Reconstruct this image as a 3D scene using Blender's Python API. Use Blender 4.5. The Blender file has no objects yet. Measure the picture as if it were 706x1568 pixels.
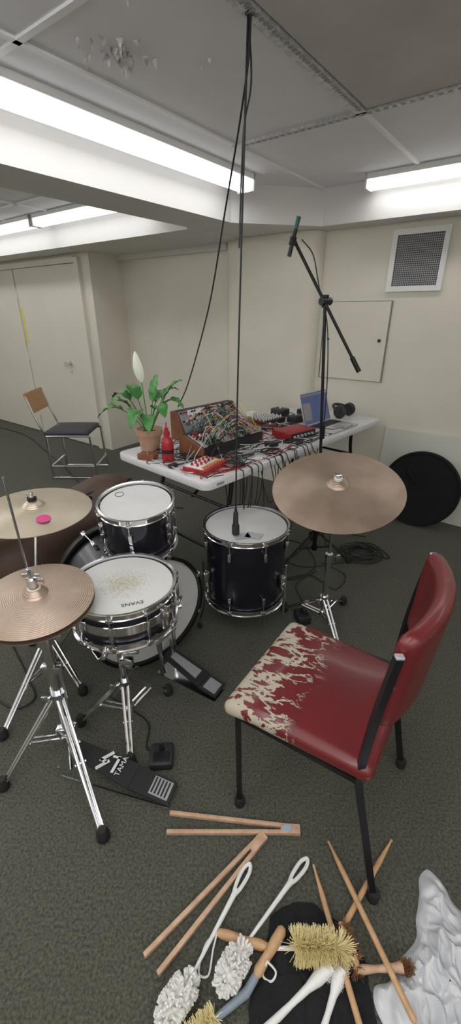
import bpy, bmesh, math, random
from mathutils import Vector, Matrix, noise
random.seed(7)
V=Vector
sc=bpy.context.scene
sc.view_settings.view_transform='Standard'
COL=sc.collection

# ------------------------------------------------------------------ materials
def mat(name,col,rough=.5,metal=0,col2=None,scale=20,bump=0,bscale=None,detail=4,lo=.35,hi=.65,emit=0,trans=0,coat=0,rings=0,sheen=0,stretch=None,alpha=1,spec=None):
    m=bpy.data.materials.new(name); m.use_nodes=True
    nt=m.node_tree; N=nt.nodes; L=nt.links
    b=N['Principled BSDF']
    b.inputs['Base Color'].default_value=(*col,1); b.inputs['Roughness'].default_value=rough
    b.inputs['Metallic'].default_value=metal
    if spec is not None: b.inputs['Specular IOR Level'].default_value=spec
    if coat: b.inputs['Coat Weight'].default_value=coat; b.inputs['Coat Roughness'].default_value=.12
    if sheen: b.inputs['Sheen Weight'].default_value=sheen
    if trans: b.inputs['Transmission Weight'].default_value=trans
    if alpha<1: b.inputs['Alpha'].default_value=alpha
    if emit:
        b.inputs['Emission Color'].default_value=(1,.995,.985,1) if emit>1 else (*col,1)
        b.inputs['Emission Strength'].default_value=emit
    tc=N.new('ShaderNodeTexCoord'); src=tc.outputs['Object']
    if stretch:
        mp=N.new('ShaderNodeMapping'); mp.inputs['Scale'].default_value=stretch
        L.new(src,mp.inputs['Vector']); src=mp.outputs['Vector']
    if col2 is not None:
        nz=N.new('ShaderNodeTexNoise'); nz.inputs['Scale'].default_value=scale; nz.inputs['Detail'].default_value=detail
        L.new(src,nz.inputs['Vector'])
        cr=N.new('ShaderNodeValToRGB'); cr.color_ramp.elements[0].position=lo; cr.color_ramp.elements[1].position=hi
        cr.color_ramp.elements[0].color=(*col,1); cr.color_ramp.elements[1].color=(*col2,1)
        L.new(nz.outputs['Fac'],cr.inputs['Fac']); L.new(cr.outputs['Color'],b.inputs['Base Color'])
    if bump:
        n2=N.new('ShaderNodeTexNoise'); n2.inputs['Scale'].default_value=bscale or scale; n2.inputs['Detail'].default_value=3
        L.new(src,n2.inputs['Vector'])
        bp=N.new('ShaderNodeBump'); bp.inputs['Strength'].default_value=bump; bp.inputs['Distance'].default_value=.01
        L.new(n2.outputs['Fac'],bp.inputs['Height']); L.new(bp.outputs['Normal'],b.inputs['Normal'])
    if rings:
        w=N.new('ShaderNodeTexWave'); w.wave_type='RINGS'; w.rings_direction='Z'; w.inputs['Scale'].default_value=rings
        w.inputs['Distortion'].default_value=.6
        L.new(tc.outputs['Object'],w.inputs['Vector'])
        bp=N.new('ShaderNodeBump'); bp.inputs['Strength'].default_value=.3; bp.inputs['Distance'].default_value=.002
        L.new(w.outputs['Fac'],bp.inputs['Height']); L.new(bp.outputs['Normal'],b.inputs['Normal'])
    return m

CREAM=mat('wall_paint',(.71,.675,.59),.55,col2=(.75,.715,.63),scale=3,bump=.08,bscale=40)
CREAM2=mat('door_paint',(.72,.69,.61),.45,col2=(.75,.72,.64),scale=2)
CEIL=mat('ceiling_paint',(.83,.83,.88),.75,col2=(.88,.88,.92),scale=2.5,bump=.05,bscale=60)
CEILD=mat('ceiling_tile_grey',(.55,.535,.53),.8,col2=(.64,.62,.61),scale=3)
SOFF=mat('soffit_paint',(.72,.71,.70),.6,col2=(.75,.74,.73),scale=3)
BOARD=mat('board_paint',(.62,.63,.57),.5,col2=(.66,.67,.61),scale=3)
TBAR=mat('grid_white',(.90,.90,.93),.5)
GALV=mat('galvanised',(.45,.46,.48),.45,.7,col2=(.65,.66,.68),scale=60)
CARPET=mat('carpet',(.044,.048,.032),.95,col2=(.135,.136,.100),scale=130,bump=1.0,bscale=260,detail=8,sheen=.12)
LAMP=mat('diffuser_glow',(1,1,1),.5,emit=9.0)
LAMPS=mat('diffuser_side_glow',(1,1,1),.5,emit=2.2)
WHITEM=mat('white_metal',(.8,.8,.8),.4)
CHROME=mat('chrome',(.70,.70,.72),.16,1)
BLACKM=mat('black_metal',(.012,.012,.014),.35,.3)
RUB=mat('black_rubber',(.012,.012,.012),.7)
BLACKG=mat('black_gloss_shell',(.008,.008,.014),.30,coat=.25)
HEAD=mat('drum_head',(.56,.56,.55),.5,col2=(.61,.61,.60),scale=8)
BRONZE=mat('cymbal_bronze',(.40,.30,.235),.38,.8,col2=(.50,.39,.31),scale=7,rings=55)
BRONZ2=mat('cymbal_brass_light',(.52,.45,.34),.38,.8,col2=(.60,.52,.41),scale=7,rings=55)
PLAST=mat('table_plastic',(.66,.66,.67),.45,col2=(.71,.71,.72),scale=60,bump=.05)
BLKP=mat('black_plastic',(.02,.02,.022),.45)
WOODR=mat('rack_wood',(.20,.07,.035),.4,col2=(.28,.11,.05),scale=10)
BEECH=mat('beech',(.46,.29,.19),.6,col2=(.56,.38,.26),scale=40)
STICK=mat('hickory',(.48,.28,.14),.45,col2=(.56,.35,.19),scale=50)
TERRA=mat('terracotta',(.44,.27,.18),.8,col2=(.52,.34,.24),scale=12,bump=.2)
SOIL=mat('soil',(.02,.014,.01),.95,bump=.6,scale=80)
LEAF=mat('leaf_green',(.035,.16,.03),.35,col2=(.07,.27,.05),scale=10)
PETAL=mat('spathe_white',(.74,.78,.66),.5)
REDP=mat('red_plastic',(.38,.018,.022),.4)
REDM=mat('red_metal',(.34,.025,.03),.4,.3)
WHT=mat('white_plastic',(.74,.74,.73),.4)
FLUFF=mat('chenille_white',(.76,.75,.72),.9)
YEL=mat('yellow_bristle',(.85,.74,.40),.7)
BRNB=mat('brown_bristle',(.20,.09,.04),.8)
BLUEG=mat('bluegrey_shaft',(.22,.27,.32),.5)
CLOTH=mat('black_cloth',(.006,.006,.007),.9,bump=.4,scale=60)
BROWN=mat('brown_vinyl',(.060,.034,.023),.5,col2=(.085,.05,.035),scale=5,bump=.15,bscale=25)
PLBAG=mat('plastic_bag_film',(.86,.88,.93),.22,alpha=.66,coat=.5)
SILV=mat('aluminium',(.62,.62,.64),.35,.6)
GREY=mat('grey_panel',(.30,.30,.31),.5)
SCREEN=mat('screen_blue',(.05,.07,.16),.2,emit=.4)
WINE=mat('purple_seat',(.045,.04,.055),.5)
FIBRE=mat('case_fibre',(.012,.012,.013),.8,bump=.1,scale=120,spec=.2)
PINK=mat('pink_sticker',(.6,.05,.22),.5)
TAPE=mat('tape_grey',(.40,.41,.43),.6)
PRINT=mat('white_print',(.7,.7,.7),.5)
YTAPE=mat('yellow_tape',(.75,.75,.08),.6)
FLAKE=mat('paint_flake',(.80,.80,.80),.7,col2=(.30,.28,.27),scale=40)
CCOL=[mat('cable_'+n,c,.5) for n,c in [('yellow',(.65,.48,.05)),('white',(.62,.62,.62)),('red',(.45,.03,.03)),('black',(.015,.015,.015)),('green',(.08,.30,.08)),('grey',(.3,.3,.32)),('blue',(.05,.12,.40)),('tan',(.50,.37,.23))]]
BLKC=CCOL[3]
WORN=mat('worn_drum_head',(.60,.60,.58),.55)
nt=WORN.node_tree;N=nt.nodes;L=nt.links
tc=N.new('ShaderNodeTexCoord'); ln=N.new('ShaderNodeVectorMath'); ln.operation='LENGTH'; L.new(tc.outputs['Object'],ln.inputs[0])
nz=N.new('ShaderNodeTexNoise'); nz.inputs['Scale'].default_value=110; nz.inputs['Detail'].default_value=8; nz.inputs['Roughness'].default_value=.7; L.new(tc.outputs['Object'],nz.inputs['Vector'])
mr=N.new('ShaderNodeMapRange'); mr.inputs['From Min'].default_value=.01; mr.inputs['From Max'].default_value=.13; mr.inputs['To Min'].default_value=.14; mr.inputs['To Max'].default_value=-.22; L.new(ln.outputs['Value'],mr.inputs['Value'])
ad=N.new('ShaderNodeMath'); ad.operation='ADD'; L.new(nz.outputs['Fac'],ad.inputs[0]); L.new(mr.outputs[0],ad.inputs[1])
cr=N.new('ShaderNodeValToRGB'); cr.color_ramp.elements[0].position=.40; cr.color_ramp.elements[1].position=.80; cr.color_ramp.elements[0].color=(.58,.58,.56,1); cr.color_ramp.elements[1].color=(.32,.27,.16,1)
L.new(ad.outputs[0],cr.inputs['Fac']); L.new(cr.outputs['Color'],N['Principled BSDF'].inputs['Base Color'])

def red_vinyl(torn):
    m=mat('red_vinyl_torn' if torn else 'red_vinyl',(.25,.012,.016),.34,coat=.25)
    nt=m.node_tree;N=nt.nodes;L=nt.links;b=N['Principled BSDF']
    tc=N.new('ShaderNodeTexCoord')
    mp=N.new('ShaderNodeMapping'); mp.inputs['Scale'].default_value=(10,22,9)
    L.new(tc.outputs['Object'],mp.inputs['Vector'])
    nz=N.new('ShaderNodeTexNoise'); nz.inputs['Scale'].default_value=1.0; nz.inputs['Detail'].default_value=7; nz.inputs['Roughness'].default_value=.6; nz.inputs['Distortion'].default_value=.35
    L.new(mp.outputs['Vector'],nz.inputs['Vector'])
    n3=N.new('ShaderNodeTexNoise'); n3.inputs['Scale'].default_value=6; L.new(tc.outputs['Object'],n3.inputs['Vector'])
    c3=N.new('ShaderNodeValToRGB'); c3.color_ramp.elements[0].color=(.110,.009,.013,1); c3.color_ramp.elements[1].color=(.165,.015,.019,1)
    L.new(n3.outputs['Fac'],c3.inputs['Fac'])
    bp=N.new('ShaderNodeBump'); bp.inputs['Distance'].default_value=.005
    if torn:
        sp=N.new('ShaderNodeSeparateXYZ'); L.new(tc.outputs['Object'],sp.inputs['Vector'])
        # damage is worst along the front edge (-x) and thins into cracks toward the middle
        yo=N.new('ShaderNodeMath'); yo.operation='MULTIPLY_ADD'; yo.inputs[1].default_value=.16; L.new(n3.outputs['Fac'],yo.inputs[0]); L.new(sp.outputs['X'],yo.inputs[2])
        mr=N.new('ShaderNodeMapRange'); mr.inputs['From Min'].default_value=-.15; mr.inputs['From Max'].default_value=.12
        mr.inputs['To Min'].default_value=.075; mr.inputs['To Max'].default_value=-.010
        L.new(yo.outputs[0],mr.inputs['Value'])
        s=N.new('ShaderNodeMath'); s.operation='SUBTRACT'; s.inputs[1].default_value=.5; L.new(nz.outputs['Fac'],s.inputs[0])
        a=N.new('ShaderNodeMath'); a.operation='ABSOLUTE'; L.new(s.outputs[0],a.inputs[0])
        d=N.new('ShaderNodeMath'); d.operation='SUBTRACT'; L.new(mr.outputs[0],d.inputs[0]); L.new(a.outputs[0],d.inputs[1])
        g=N.new('ShaderNodeMapRange'); g.inputs['From Min'].default_value=-.003; g.inputs['From Max'].default_value=.003
        L.new(d.outputs[0],g.inputs['Value'])
        mx=N.new('ShaderNodeMix'); mx.data_type='RGBA'
        L.new(g.outputs[0],mx.inputs['Factor']); L.new(c3.outputs['Color'],mx.inputs[6]); mx.inputs[7].default_value=(.44,.39,.31,1)
        L.new(mx.outputs[2],b.inputs['Base Color'])
        inv=N.new('ShaderNodeMath'); inv.operation='SUBTRACT'; inv.inputs[0].default_value=1; L.new(g.outputs[0],inv.inputs[1])
        L.new(inv.outputs[0],bp.inputs['Height']); bp.inputs['Strength'].default_value=.9
        r=N.new('ShaderNodeMapRange'); r.inputs['To Min'].default_value=.34; r.inputs['To Max'].default_value=.9
        L.new(g.outputs[0],r.inputs['Value']); L.new(r.outputs[0],b.inputs['Roughness'])
        inv2=N.new('ShaderNodeMath'); inv2.operation='MULTIPLY'; inv2.inputs[1].default_value=.25; L.new(inv.outputs[0],inv2.inputs[0]); L.new(inv2.outputs[0],b.inputs['Coat Weight'])
    else:
        s=N.new('ShaderNodeMath'); s.operation='SUBTRACT'; s.inputs[1].default_value=.66; L.new(nz.outputs['Fac'],s.inputs[0])
        a=N.new('ShaderNodeMath'); a.operation='ABSOLUTE'; L.new(s.outputs[0],a.inputs[0])
        g=N.new('ShaderNodeMapRange'); g.inputs['From Min'].default_value=.006; g.inputs['From Max'].default_value=.001; L.new(a.outputs[0],g.inputs['Value'])
        mx=N.new('ShaderNodeMix'); mx.data_type='RGBA'; L.new(g.outputs[0],mx.inputs['Factor']); L.new(c3.outputs['Color'],mx.inputs[6]); mx.inputs[7].default_value=(.36,.17,.15,1)
        L.new(mx.outputs[2],b.inputs['Base Color'])
        L.new(n3.outputs['Fac'],bp.inputs['Height']); bp.inputs['Strength'].default_value=.15
    L.new(bp.outputs['Normal'],b.inputs['Normal'])
    return m
REDT=red_vinyl(True); REDV=red_vinyl(False)

# ------------------------------------------------------------------ geometry kit
def root(name,loc=(0,0,0)):
    e=bpy.data.objects.new(name,None); e.location=loc; e.empty_display_size=.1; COL.objects.link(e); return e
def fr(o,x,z):
    x=V(x).normalized(); z=V(z); y=z.cross(x).normalized(); z=x.cross(y).normalized()
    return Matrix(((x.x,y.x,z.x,o[0]),(x.y,y.y,z.y,o[1]),(x.z,y.z,z.z,o[2]),(0,0,0,1)))
def az(o,axis):
    q=V((0,0,1)).rotation_difference(V(axis).normalized()); return Matrix.Translation(o)@q.to_matrix().to_4x4()
def cat(pts,k=8):
    P=[V(p) for p in pts]; P=[P[0]*2-P[1]]+P+[P[-1]*2-P[-2]]; out=[]
    for i in range(1,len(P)-2):
        a,b,c,d=P[i-1:i+3]
        for j in range(k):
            t=j/k; out.append(.5*((2*b)+(c-a)*t+(2*a-5*b+4*c-d)*t*t+(3*b-a-3*c+d)*t**3))
    out.append(P[-2]); return out
class G:
    def __init__(s): s.v=[]; s.f=[]
    def add(s,v,f,M=None):
        o=len(s.v)
        for p in v:
            p=V(p); s.v.append(M@p if M else p)
        s.f+=[tuple(i+o for i in q) for q in f]; return s
    def box(s,c,size,M=None,bev=0,seg=2):
        bm=bmesh.new(); bmesh.ops.create_cube(bm,size=1)
        for v in bm.verts: v.co=V((v.co.x*size[0],v.co.y*size[1],v.co.z*size[2]))
        if bev: bmesh.ops.bevel(bm,geom=bm.edges[:],offset=bev,segments=seg,profile=.5,affect='EDGES')
        bm.verts.index_update()
        v=[x.co+V(c) for x in bm.verts]; f=[[q.index for q in x.verts] for x in bm.faces]; bm.free()
        return s.add(v,f,M)
    def lathe(s,prof,n=32,M=None,cap=True):
        v=[];f=[]
        for r,z in prof:
            for i in range(n):
                a=2*math.pi*i/n; v.append((r*math.cos(a),r*math.sin(a),z))
        m=len(prof)
        for j in range(m-1):
            for i in range(n):
                k=(i+1)%n; f.append((j*n+i,j*n+k,(j+1)*n+k,(j+1)*n+i))
        if cap:
            f.append(tuple(range(n))[::-1]); f.append(tuple((m-1)*n+i for i in range(n)))
        return s.add(v,f,M)
    def cyl(s,a,b,r,n=16,r2=None):
        a=V(a);b=V(b); return s.lathe([(r,0),(r if r2 is None else r2,(b-a).length)],n,az(a,b-a))
    def tube(s,pts,r,n=8,closed=False,M=None):
        P=[V(p) for p in pts]; m=len(P); R=r if isinstance(r,(list,tuple)) else [r]*m
        T=[]
        for i in range(m):
            if closed: t=P[(i+1)%m]-P[i-1]
            else: t=P[min(i+1,m-1)]-P[max(i-1,0)]
            T.append(t.normalized() if t.length>1e-9 else V((0,0,1)))
        u=T[0].orthogonal().normalized(); v=[];f=[]
        for i in range(m):
            u=(u-T[i]*u.dot(T[i])).normalized(); w=T[i].cross(u)
            for j in range(n):
                a=2*math.pi*j/n; v.append(P[i]+(u*math.cos(a)+w*math.sin(a))*R[i])
        for i in range(m if closed else m-1):
            k=(i+1)%m
            for j in range(n):
                l=(j+1)%n; f.append((i*n+j,i*n+l,k*n+l,k*n+j))
        if not closed: f.append(tuple(range(n))[::-1]); f.append(tuple((m-1)*n+j for j in range(n)))
        return s.add(v,f,M)
    def ring(s,r,z,tr,M=None,n=48,k=8):
        return s.tube([(r*math.cos(2*math.pi*i/n),r*math.sin(2*math.pi*i/n),z) for i in range(n)],tr,k,True,M)
    def rbox(s,p0,p1,q0,q1,z0,z1):
        v=[P_(p,q,z) for z in (z0,z1) for p,q in ((p0,q0),(p1,q0),(p1,q1),(p0,q1))]
        return s.add(v,[(0,3,2,1),(4,5,6,7),(0,1,5,4),(1,2,6,5),(2,3,7,6),(3,0,4,7)])
    def pad(s,size,r,M=None,dome=0,fn=None,cuts=10):
        bm=bmesh.new(); bmesh.ops.create_cube(bm,size=2); bmesh.ops.subdivide_edges(bm,edges=bm.edges[:],cuts=cuts,use_grid_fill=True)
        h=V(size)/2
        for v in bm.verts:
            p=V((math.copysign(abs(v.co.x)**.7,v.co.x)*h.x,math.copysign(abs(v.co.y)**.7,v.co.y)*h.y,v.co.z*h.z)); rr=min(r,h.x,h.y,h.z)
            c=V([max(-(h[i]-rr),min(h[i]-rr,p[i])) for i in range(3)]); d=p-c
            if d.length>1e-9: p=c+d.normalized()*rr
            if p.z>0: p.z+=dome*(1-(p.x/h.x)**2)*(1-(p.y/h.y)**2)
            if fn: p=fn(p)
            v.co=p
        bm.verts.index_update()
        v=[x.co.copy() for x in bm.verts]; f=[[q.index for q in x.verts] for x in bm.faces]; bm.free()
        return s.add(v,f,M)
    def done(s,par,name,m,M=None,smooth=True,ang=38):
        me=bpy.data.meshes.new(name); me.from_pydata([tuple(x) for x in s.v],[],s.f)
        bm=bmesh.new(); bm.from_mesh(me); bmesh.ops.recalc_face_normals(bm,faces=bm.faces); bm.to_mesh(me); bm.free()
        if smooth:
            me.shade_smooth(); me.set_sharp_from_angle(angle=math.radians(ang))
        me.materials.append(m); ob=bpy.data.objects.new(name,me); COL.objects.link(ob)
        if M: ob.matrix_world=M
        if par:
            ob.parent=par; ob.matrix_parent_inverse=Matrix.Translation(par.location).inverted()
        return ob
A_=V((.6004,.7997,0)); B_=V((-.7997,.6004,0))
def P_(p,q,z): return A_*p+B_*q+V((0,0,z))

# ------------------------------------------------------------------ room
CZ=2.27; SZ=2.05
G().rbox(-2.6,3.7,-2.6,7.5,-.1,0).done(None,'floor',CARPET,smooth=False)
G().rbox(-2.6,3.7,-2.6,7.5,CZ,CZ+.1).done(None,'ceiling',CEIL,smooth=False)
G().rbox(3.45,3.6,-2.6,4.05,0,CZ).done(None,'wall_back',CREAM,smooth=False)
G().rbox(3.03,3.6,4.05,7.4,0,CZ).done(None,'wall_cupboard',CREAM,smooth=False)
G().rbox(-2.5,3.03,7.3,7.4,0,CZ).done(None,'wall_left',CREAM,smooth=False)
G().rbox(-2.6,-2.5,-2.6,7.4,0,CZ).done(None,'wall_front',CREAM,smooth=False)
G().rbox(-2.5,3.45,-2.6,-2.5,0,CZ).done(None,'wall_right',CREAM,smooth=False)
g=G(); pts=[]
q0,q1,d,r=1.68,2.58,.13,.11
pts.append((3.449,q0))
for i in range(9):
    a=math.pi/2*i/8; pts.append((3.45-d+r-r*math.sin(a),q0+r-r*math.cos(a)))
for i in range(9):
    a=math.pi/2*i/8; pts.append((3.45-d+r-r*math.cos(a),q1-r+r*math.sin(a)))
pts.append((3.449,q1))
n=len(pts); g.add([P_(p,q,z) for z in (0,SZ-.001) for p,q in pts],[(i,(i+1)%n,n+(i+1)%n,n+i) for i in range(n)])
g.done(None,'pilaster',CREAM)
G().rbox(-2.5,3.45,2.06,2.42,SZ,CZ).done(None,'ceiling_beam',SOFF,smooth=False)
g=G().rbox(3.25,3.45,-2.5,2.06,SZ,CZ)
g.add([P_(p,q,z) for z in (SZ,CZ) for p,q in ((2.75,2.06),(3.25,2.06),(3.25,1.62))],[(0,1,2),(3,5,4),(0,1,4,3),(1,2,5,4),(2,0,3,5)])
g.done(None,'soffit_back',SOFF,smooth=False)
G().rbox(2.70,3.45,2.42,7.3,SZ-.012,CZ).done(None,'soffit_cupboard',SOFF,smooth=False)
G().rbox(3.40,3.45,2.6,4.05,1.99,SZ-.012).done(None,'trim_1',SOFF,smooth=False)
g=G()
for q in (1.63,.27,-.41,-1.09,-1.77): g.rbox(-2.5,3.25,q-.012,q+.012,CZ-.008,CZ)
g.rbox(2.2,3.25,.942,.966,CZ-.008,CZ)
for p in (1.055,-.09,-1.24): g.rbox(p-.012,p+.012,-2.5,2.06,CZ-.008,CZ)
for q in (3.1,3.78,4.46,5.14,5.82): g.rbox(-2.5,2.70,q-.012,q+.012,CZ-.008,CZ)
for p in (2.2,1.055,-.09,-1.24): g.rbox(p-.012,p+.012,2.42,7.3,CZ-.008,CZ)
g.done(None,'trim_2',TBAR,smooth=False)
g=G().rbox(-2.5,2.2,.930,.978,CZ-.014,CZ)
g.rbox(2.185,2.215,-2.5,1.63,CZ-.014,CZ)
g.done(None,'trim_3',GALV,smooth=False)
g=G()
for i in range(90): 
    p=2.15-i*.024; g.rbox(p-.005,p+.005,.936,.952,CZ-.0165,CZ-.0142)
for i in range(80):
    q=1.55-i*.035; g.rbox(2.193,2.207,q-.008,q+.008,CZ-.0165,CZ-.0142)
g.done(None,'trim_4',GREY,smooth=False)
G().rbox(1.07,2.18,.29,.925,CZ-.006,CZ).done(None,'ceiling_tile',CEILD,smooth=False)
g=G()
for i in range(26):
    x=-.37+random.gauss(0,.055); y=1.86+random.gauss(0,.09); l=random.uniform(.012,.04); z=CZ-.0005
    a=random.uniform(0,6.28); w=random.uniform(.004,.009); g.add([(x-w,y,z),(x+w,y,z),(x+.01*math.cos(a),y+.01*math.sin(a),CZ-l),(x+.02*math.cos(a),y+.02*math.sin(a),CZ-l*.3)],[(0,1,2),(0,2,3),(0,1,3),(1,2,3)])
for x,y in ((-.10,1.95),(-.07,1.93),(-.28,1.62)):
    g.add([(x-.006,y,CZ),(x+.006,y,CZ),(x,y+.01,CZ-.02)],[(0,1,2)])
g.done(None,'peeling_paint',FLAKE,smooth=False)

def fixture(p0,p1,q0,q1,along,dz=.055,side=None):
    e=root('fluorescent_light',P_((p0+p1)/2,(q0+q1)/2,CZ-.03))
    G().rbox(p0,p1,q0,q1,CZ-.03,CZ-.001).done(e,'body',WHITEM,smooth=False)
    i=.012
    a=[(p0+i,q0+i),(p1-i,q0+i),(p1-i,q1-i),(p0+i,q1-i)]
    if along=='p': b=[(p0+i,q0+.03),(p1-i,q0+.03),(p1-i,q1-.03),(p0+i,q1-.03)]
    else: b=[(p0+.03,q0+i),(p1-.03,q0+i),(p1-.03,q1-i),(p0+.03,q1-i)]
    z1=CZ-.03-dz
    v=[P_(p,q,CZ-.03) for p,q in a]+[P_(p,q,z1) for p,q in b]
    G().add(v,[(4,5,6,7)]).done(e,'diffuser',LAMP,smooth=False)
    G().add(v,[(0,1,5,4),(1,2,6,5),(2,3,7,6),(3,0,4,7)]).done(e,'diffuser_sides',side or LAMP,smooth=False)
    g=G()
    if along=='p':
        g.rbox(p0,p0+.012,q0,q1,z1-.003,CZ-.001); g.rbox(p1-.012,p1,q0,q1,z1-.003,CZ-.001)
    else:
        g.rbox(p0,p1,q0,q0+.012,z1-.003,CZ-.001); g.rbox(p0,p1,q1-.012,q1,z1-.003,CZ-.001)
    g.done(e,'end_caps',WHITEM,smooth=False)
fixture(.98,2.68,1.82,1.95,'p',side=LAMPS); fixture(-.75,.96,1.82,1.95,'p',side=LAMPS); fixture(-2.45,-.77,1.82,1.95,'p',side=LAMPS)
fixture(3.08,3.20,-.20,1.27,'q',.045,LAMPS); fixture(3.08,3.20,-1.9,-.4,'q',.045,LAMPS)
fixture(2.48,2.60,2.72,4.05,'q',.055,LAMPS); fixture(2.48,2.60,4.09,5.45,'q',.055,LAMPS); fixture(2.48,2.60,5.49,6.85,'q',.055,LAMPS)
for q in (-1.9,-.9,.0,.8):  # extra out-of-view fixtures in the main bay, added to brighten the room
    fixture(-.75,.85,q,q+.15,'p',.07); fixture(-2.4,-.8,q,q+.15,'p',.07)
for q in (3.3,4.7,6.1):  # unseen fixtures added beyond the beam to light the left and back walls
    fixture(-.3,1.35,q,q+.15,'p',.07); fixture(-2.1,-.4,q,q+.15,'p',.07)

def door(q0,q1,nm,handle):
    e=root(nm,P_(3.02,(q0+q1)/2,1))
    G().rbox(3.005,3.029,q0+.006,q1-.006,.01,1.95).done(e,'leaf',CREAM2,smooth=False)
    g=G()
    for z in (.3,1.0,1.7): g.cyl(P_(3.0,q1-.004,z-.05),P_(3.0,q1-.004,z+.05),.008)
    g.done(e,'hinges',WHITEM)
    if handle:
        g=G(); g.cyl(P_(3.006,q0+.33,.95),P_(2.998,q0+.33,.95),.03,20); g.cyl(P_(2.998,q0+.33,.95),P_(2.95,q0+.33,.95),.012); g.cyl(P_(2.95,q0+.33,.95),P_(2.93,q0+.33,.95),.026,20)
        g.cyl(P_(3.006,q0+.33,.86),P_(2.995,q0+.33,.86),.016,16)
        g.done(e,'knob',CHROME)
door(4.26,5.48,'door_1',True); door(5.50,6.72,'door_2',False)
g=G().rbox(2.99,3.03,4.19,4.25,0,2.0).rbox(2.99,3.03,6.73,6.79,0,2.0).rbox(2.99,3.03,4.25,6.73,1.955,2.01)
g.done(None,'trim_5',CREAM2,smooth=False)
G().rbox(3.001,3.006,5.43,5.46,1.15,1.55).done(None,'trim_6',YTAPE,smooth=False)

e=root('wall_vent',P_(3.44,.98,1.82))
g=G(); q0,q1,z0,z1=.79,1.165,1.63,2.01
for a in ((q0,q1,z0,z0+.035),(q0,q1,z1-.035,z1),(q0,q0+.035,z0+.035,z1-.035),(q1-.035,q1,z0+.035,z1-.035)): g.rbox(3.43,3.449,*a)
g.done(e,'frame',WHITEM,smooth=False)
G().rbox(3.444,3.449,q0+.035,q1-.035,z0+.035,z1-.035).done(e,'backing',mat('vent_dark',(.09,.09,.09),.7),smooth=False)
g=G(); n=24
for i in range(1,n):
    q=q0+.035+(q1-q0-.07)*i/n; g.rbox(3.438,3.442,q-.0018,q+.0018,z0+.035,z1-.035)
    z=z0+.035+(z1-z0-.07)*i/n; g.rbox(3.438,3.442,q0+.035,q1-.035,z-.0018,z+.0018)
g.done(e,'mesh',TAPE,smooth=False)
e=root('access_panel',P_(3.445,1.37,1.28))
G().rbox(3.440,3.449,1.11,1.63,1.0,1.57).done(e,'panel',CREAM,smooth=False)
g=G()
for a in ((1.10,1.64,.997,1.0),(1.10,1.64,1.57,1.573),(1.10,1.103,1,1.57),(1.637,1.64,1,1.57)): g.rbox(3.439,3.449,*a)
g.done(e,'edge',mat('panel_gap',(.22,.19,.14),.7),smooth=False)
G().cyl(P_(3.44,1.16,1.3),P_(3.43,1.16,1.3),.012).cyl(P_(3.44,1.58,1.3),P_(3.43,1.58,1.3),.008).done(e,'lock',BLKP)

e=root('leaning_board',P_(3.40,.2,.3))
g=G(); v=[P_(3.36,-.6,0),P_(3.36,1.0,0),P_(3.425,1.0,.66),P_(3.425,-.6,.66)]
g.add(v+[x+A_*.018 for x in v],[(0,1,2,3),(7,6,5,4),(0,4,5,1),(1,5,6,2),(2,6,7,3),(3,7,4,0)]); g.done(e,'panel',BOARD,smooth=False)
e=root('drum_case',P_(3.27,.62,.28))
M=az(P_(3.20,.62,.285),(-A_+V((0,0,.22))))
g=G().lathe([(.001,.0),(.262,.0),(.266,.005),(.276,.005),(.28,.001),(.28,-.075),(.277,-.085),(.001,-.085)],72,M,False); g.ring(.281,-.035,.005,M,72); g.ring(.271,.006,.0025,M,72,5); g.ring(.13,.0,.002,M,48,5); g.done(e,'shell',FIBRE,ang=25)
g=G().box((.0,0.12,0.022),(.028,.12,.010),M,.004).box((0,.17,.012),(.028,.012,.02),M).box((0,.07,.012),(.028,.012,.02),M); g.done(e,'strap_handle',FIBRE)

# ------------------------------------------------------------------ trestle table
near=V((-.118,1.845,0)); TA=V((.6843,.7292,0)); TB=V((-.7292,.6843,0)); TZ=.76
def T(s,w,z=0): return near+TA*s+TB*w+V((0,0,TZ+z))
tbl=root('folding_table',T(.93,.377,-TZ))
M=fr(T(.93,.377,-.022),TA,(0,0,1))
g=G()
bm=bmesh.new(); bmesh.ops.create_cube(bm,size=1)
for v in bm.verts: v.co=V((v.co.x*1.862,v.co.y*.755,v.co.z*.044))
ed=[x for x in bm.edges if abs(x.verts[0].co.z-x.verts[1].co.z)>.01]
bmesh.ops.bevel(bm,geom=ed,offset=.05,segments=6,profile=.5,affect='EDGES')
ed=[x for x in bm.edges if abs(abs(x.verts[0].co.z)-.022)<1e-4 and abs(x.verts[0].co.z-x.verts[1].co.z)<1e-4]
bmesh.ops.bevel(bm,geom=ed,offset=.008,segments=2,profile=.5,affect='EDGES')
bm.verts.index_update(); g.add([x.co for x in bm.verts],[[q.index for q in f.verts] for f in bm.faces],M); bm.free()
g.done(tbl,'top',PLAST)
g=G()
for s,k in ((.28,-1),(1.58,1)):
    for w in (.09,.665):
        g.tube(cat([T(s,w,-.06),T(s+.02*k,w,-.2),T(s+.10*k,w,-.42),T(s+.10*k,w,-TZ+.01)],6),.0125,10)
    g.tube([T(s,.09,-.06),T(s,.665,-.06)],.0125,10); g.tube([T(s+.1*k,.09,-.5),T(s+.1*k,.665,-.5)],.010,10)
    g.tube([T(s+.04*k,.377,-.25),T(s-.32*k,.377,-.05)],.009,8); g.tube([T(s+.03*k,.09,-.24),T(s+.03*k,.665,-.24)],.009,8)
for w in (.10,.655): g.box((0,0,0),(1.6,.02,.03),fr(T(.93,w,-.059),TA,(0,0,1)))
g.done(tbl,'legs',BLACKM)
g=G()
for s in (.18,1.68):
    for w in (.09,.665): g.cyl(T(s,w,-TZ),T(s,w,-TZ+.03),.017)
g.done(tbl,'feet',RUB)
G().box((0,0,0),(.05,.002,.014),fr(T(.10,-.001,-.022),TA,(0,0,1))).done(tbl,'label',GREY)

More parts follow.
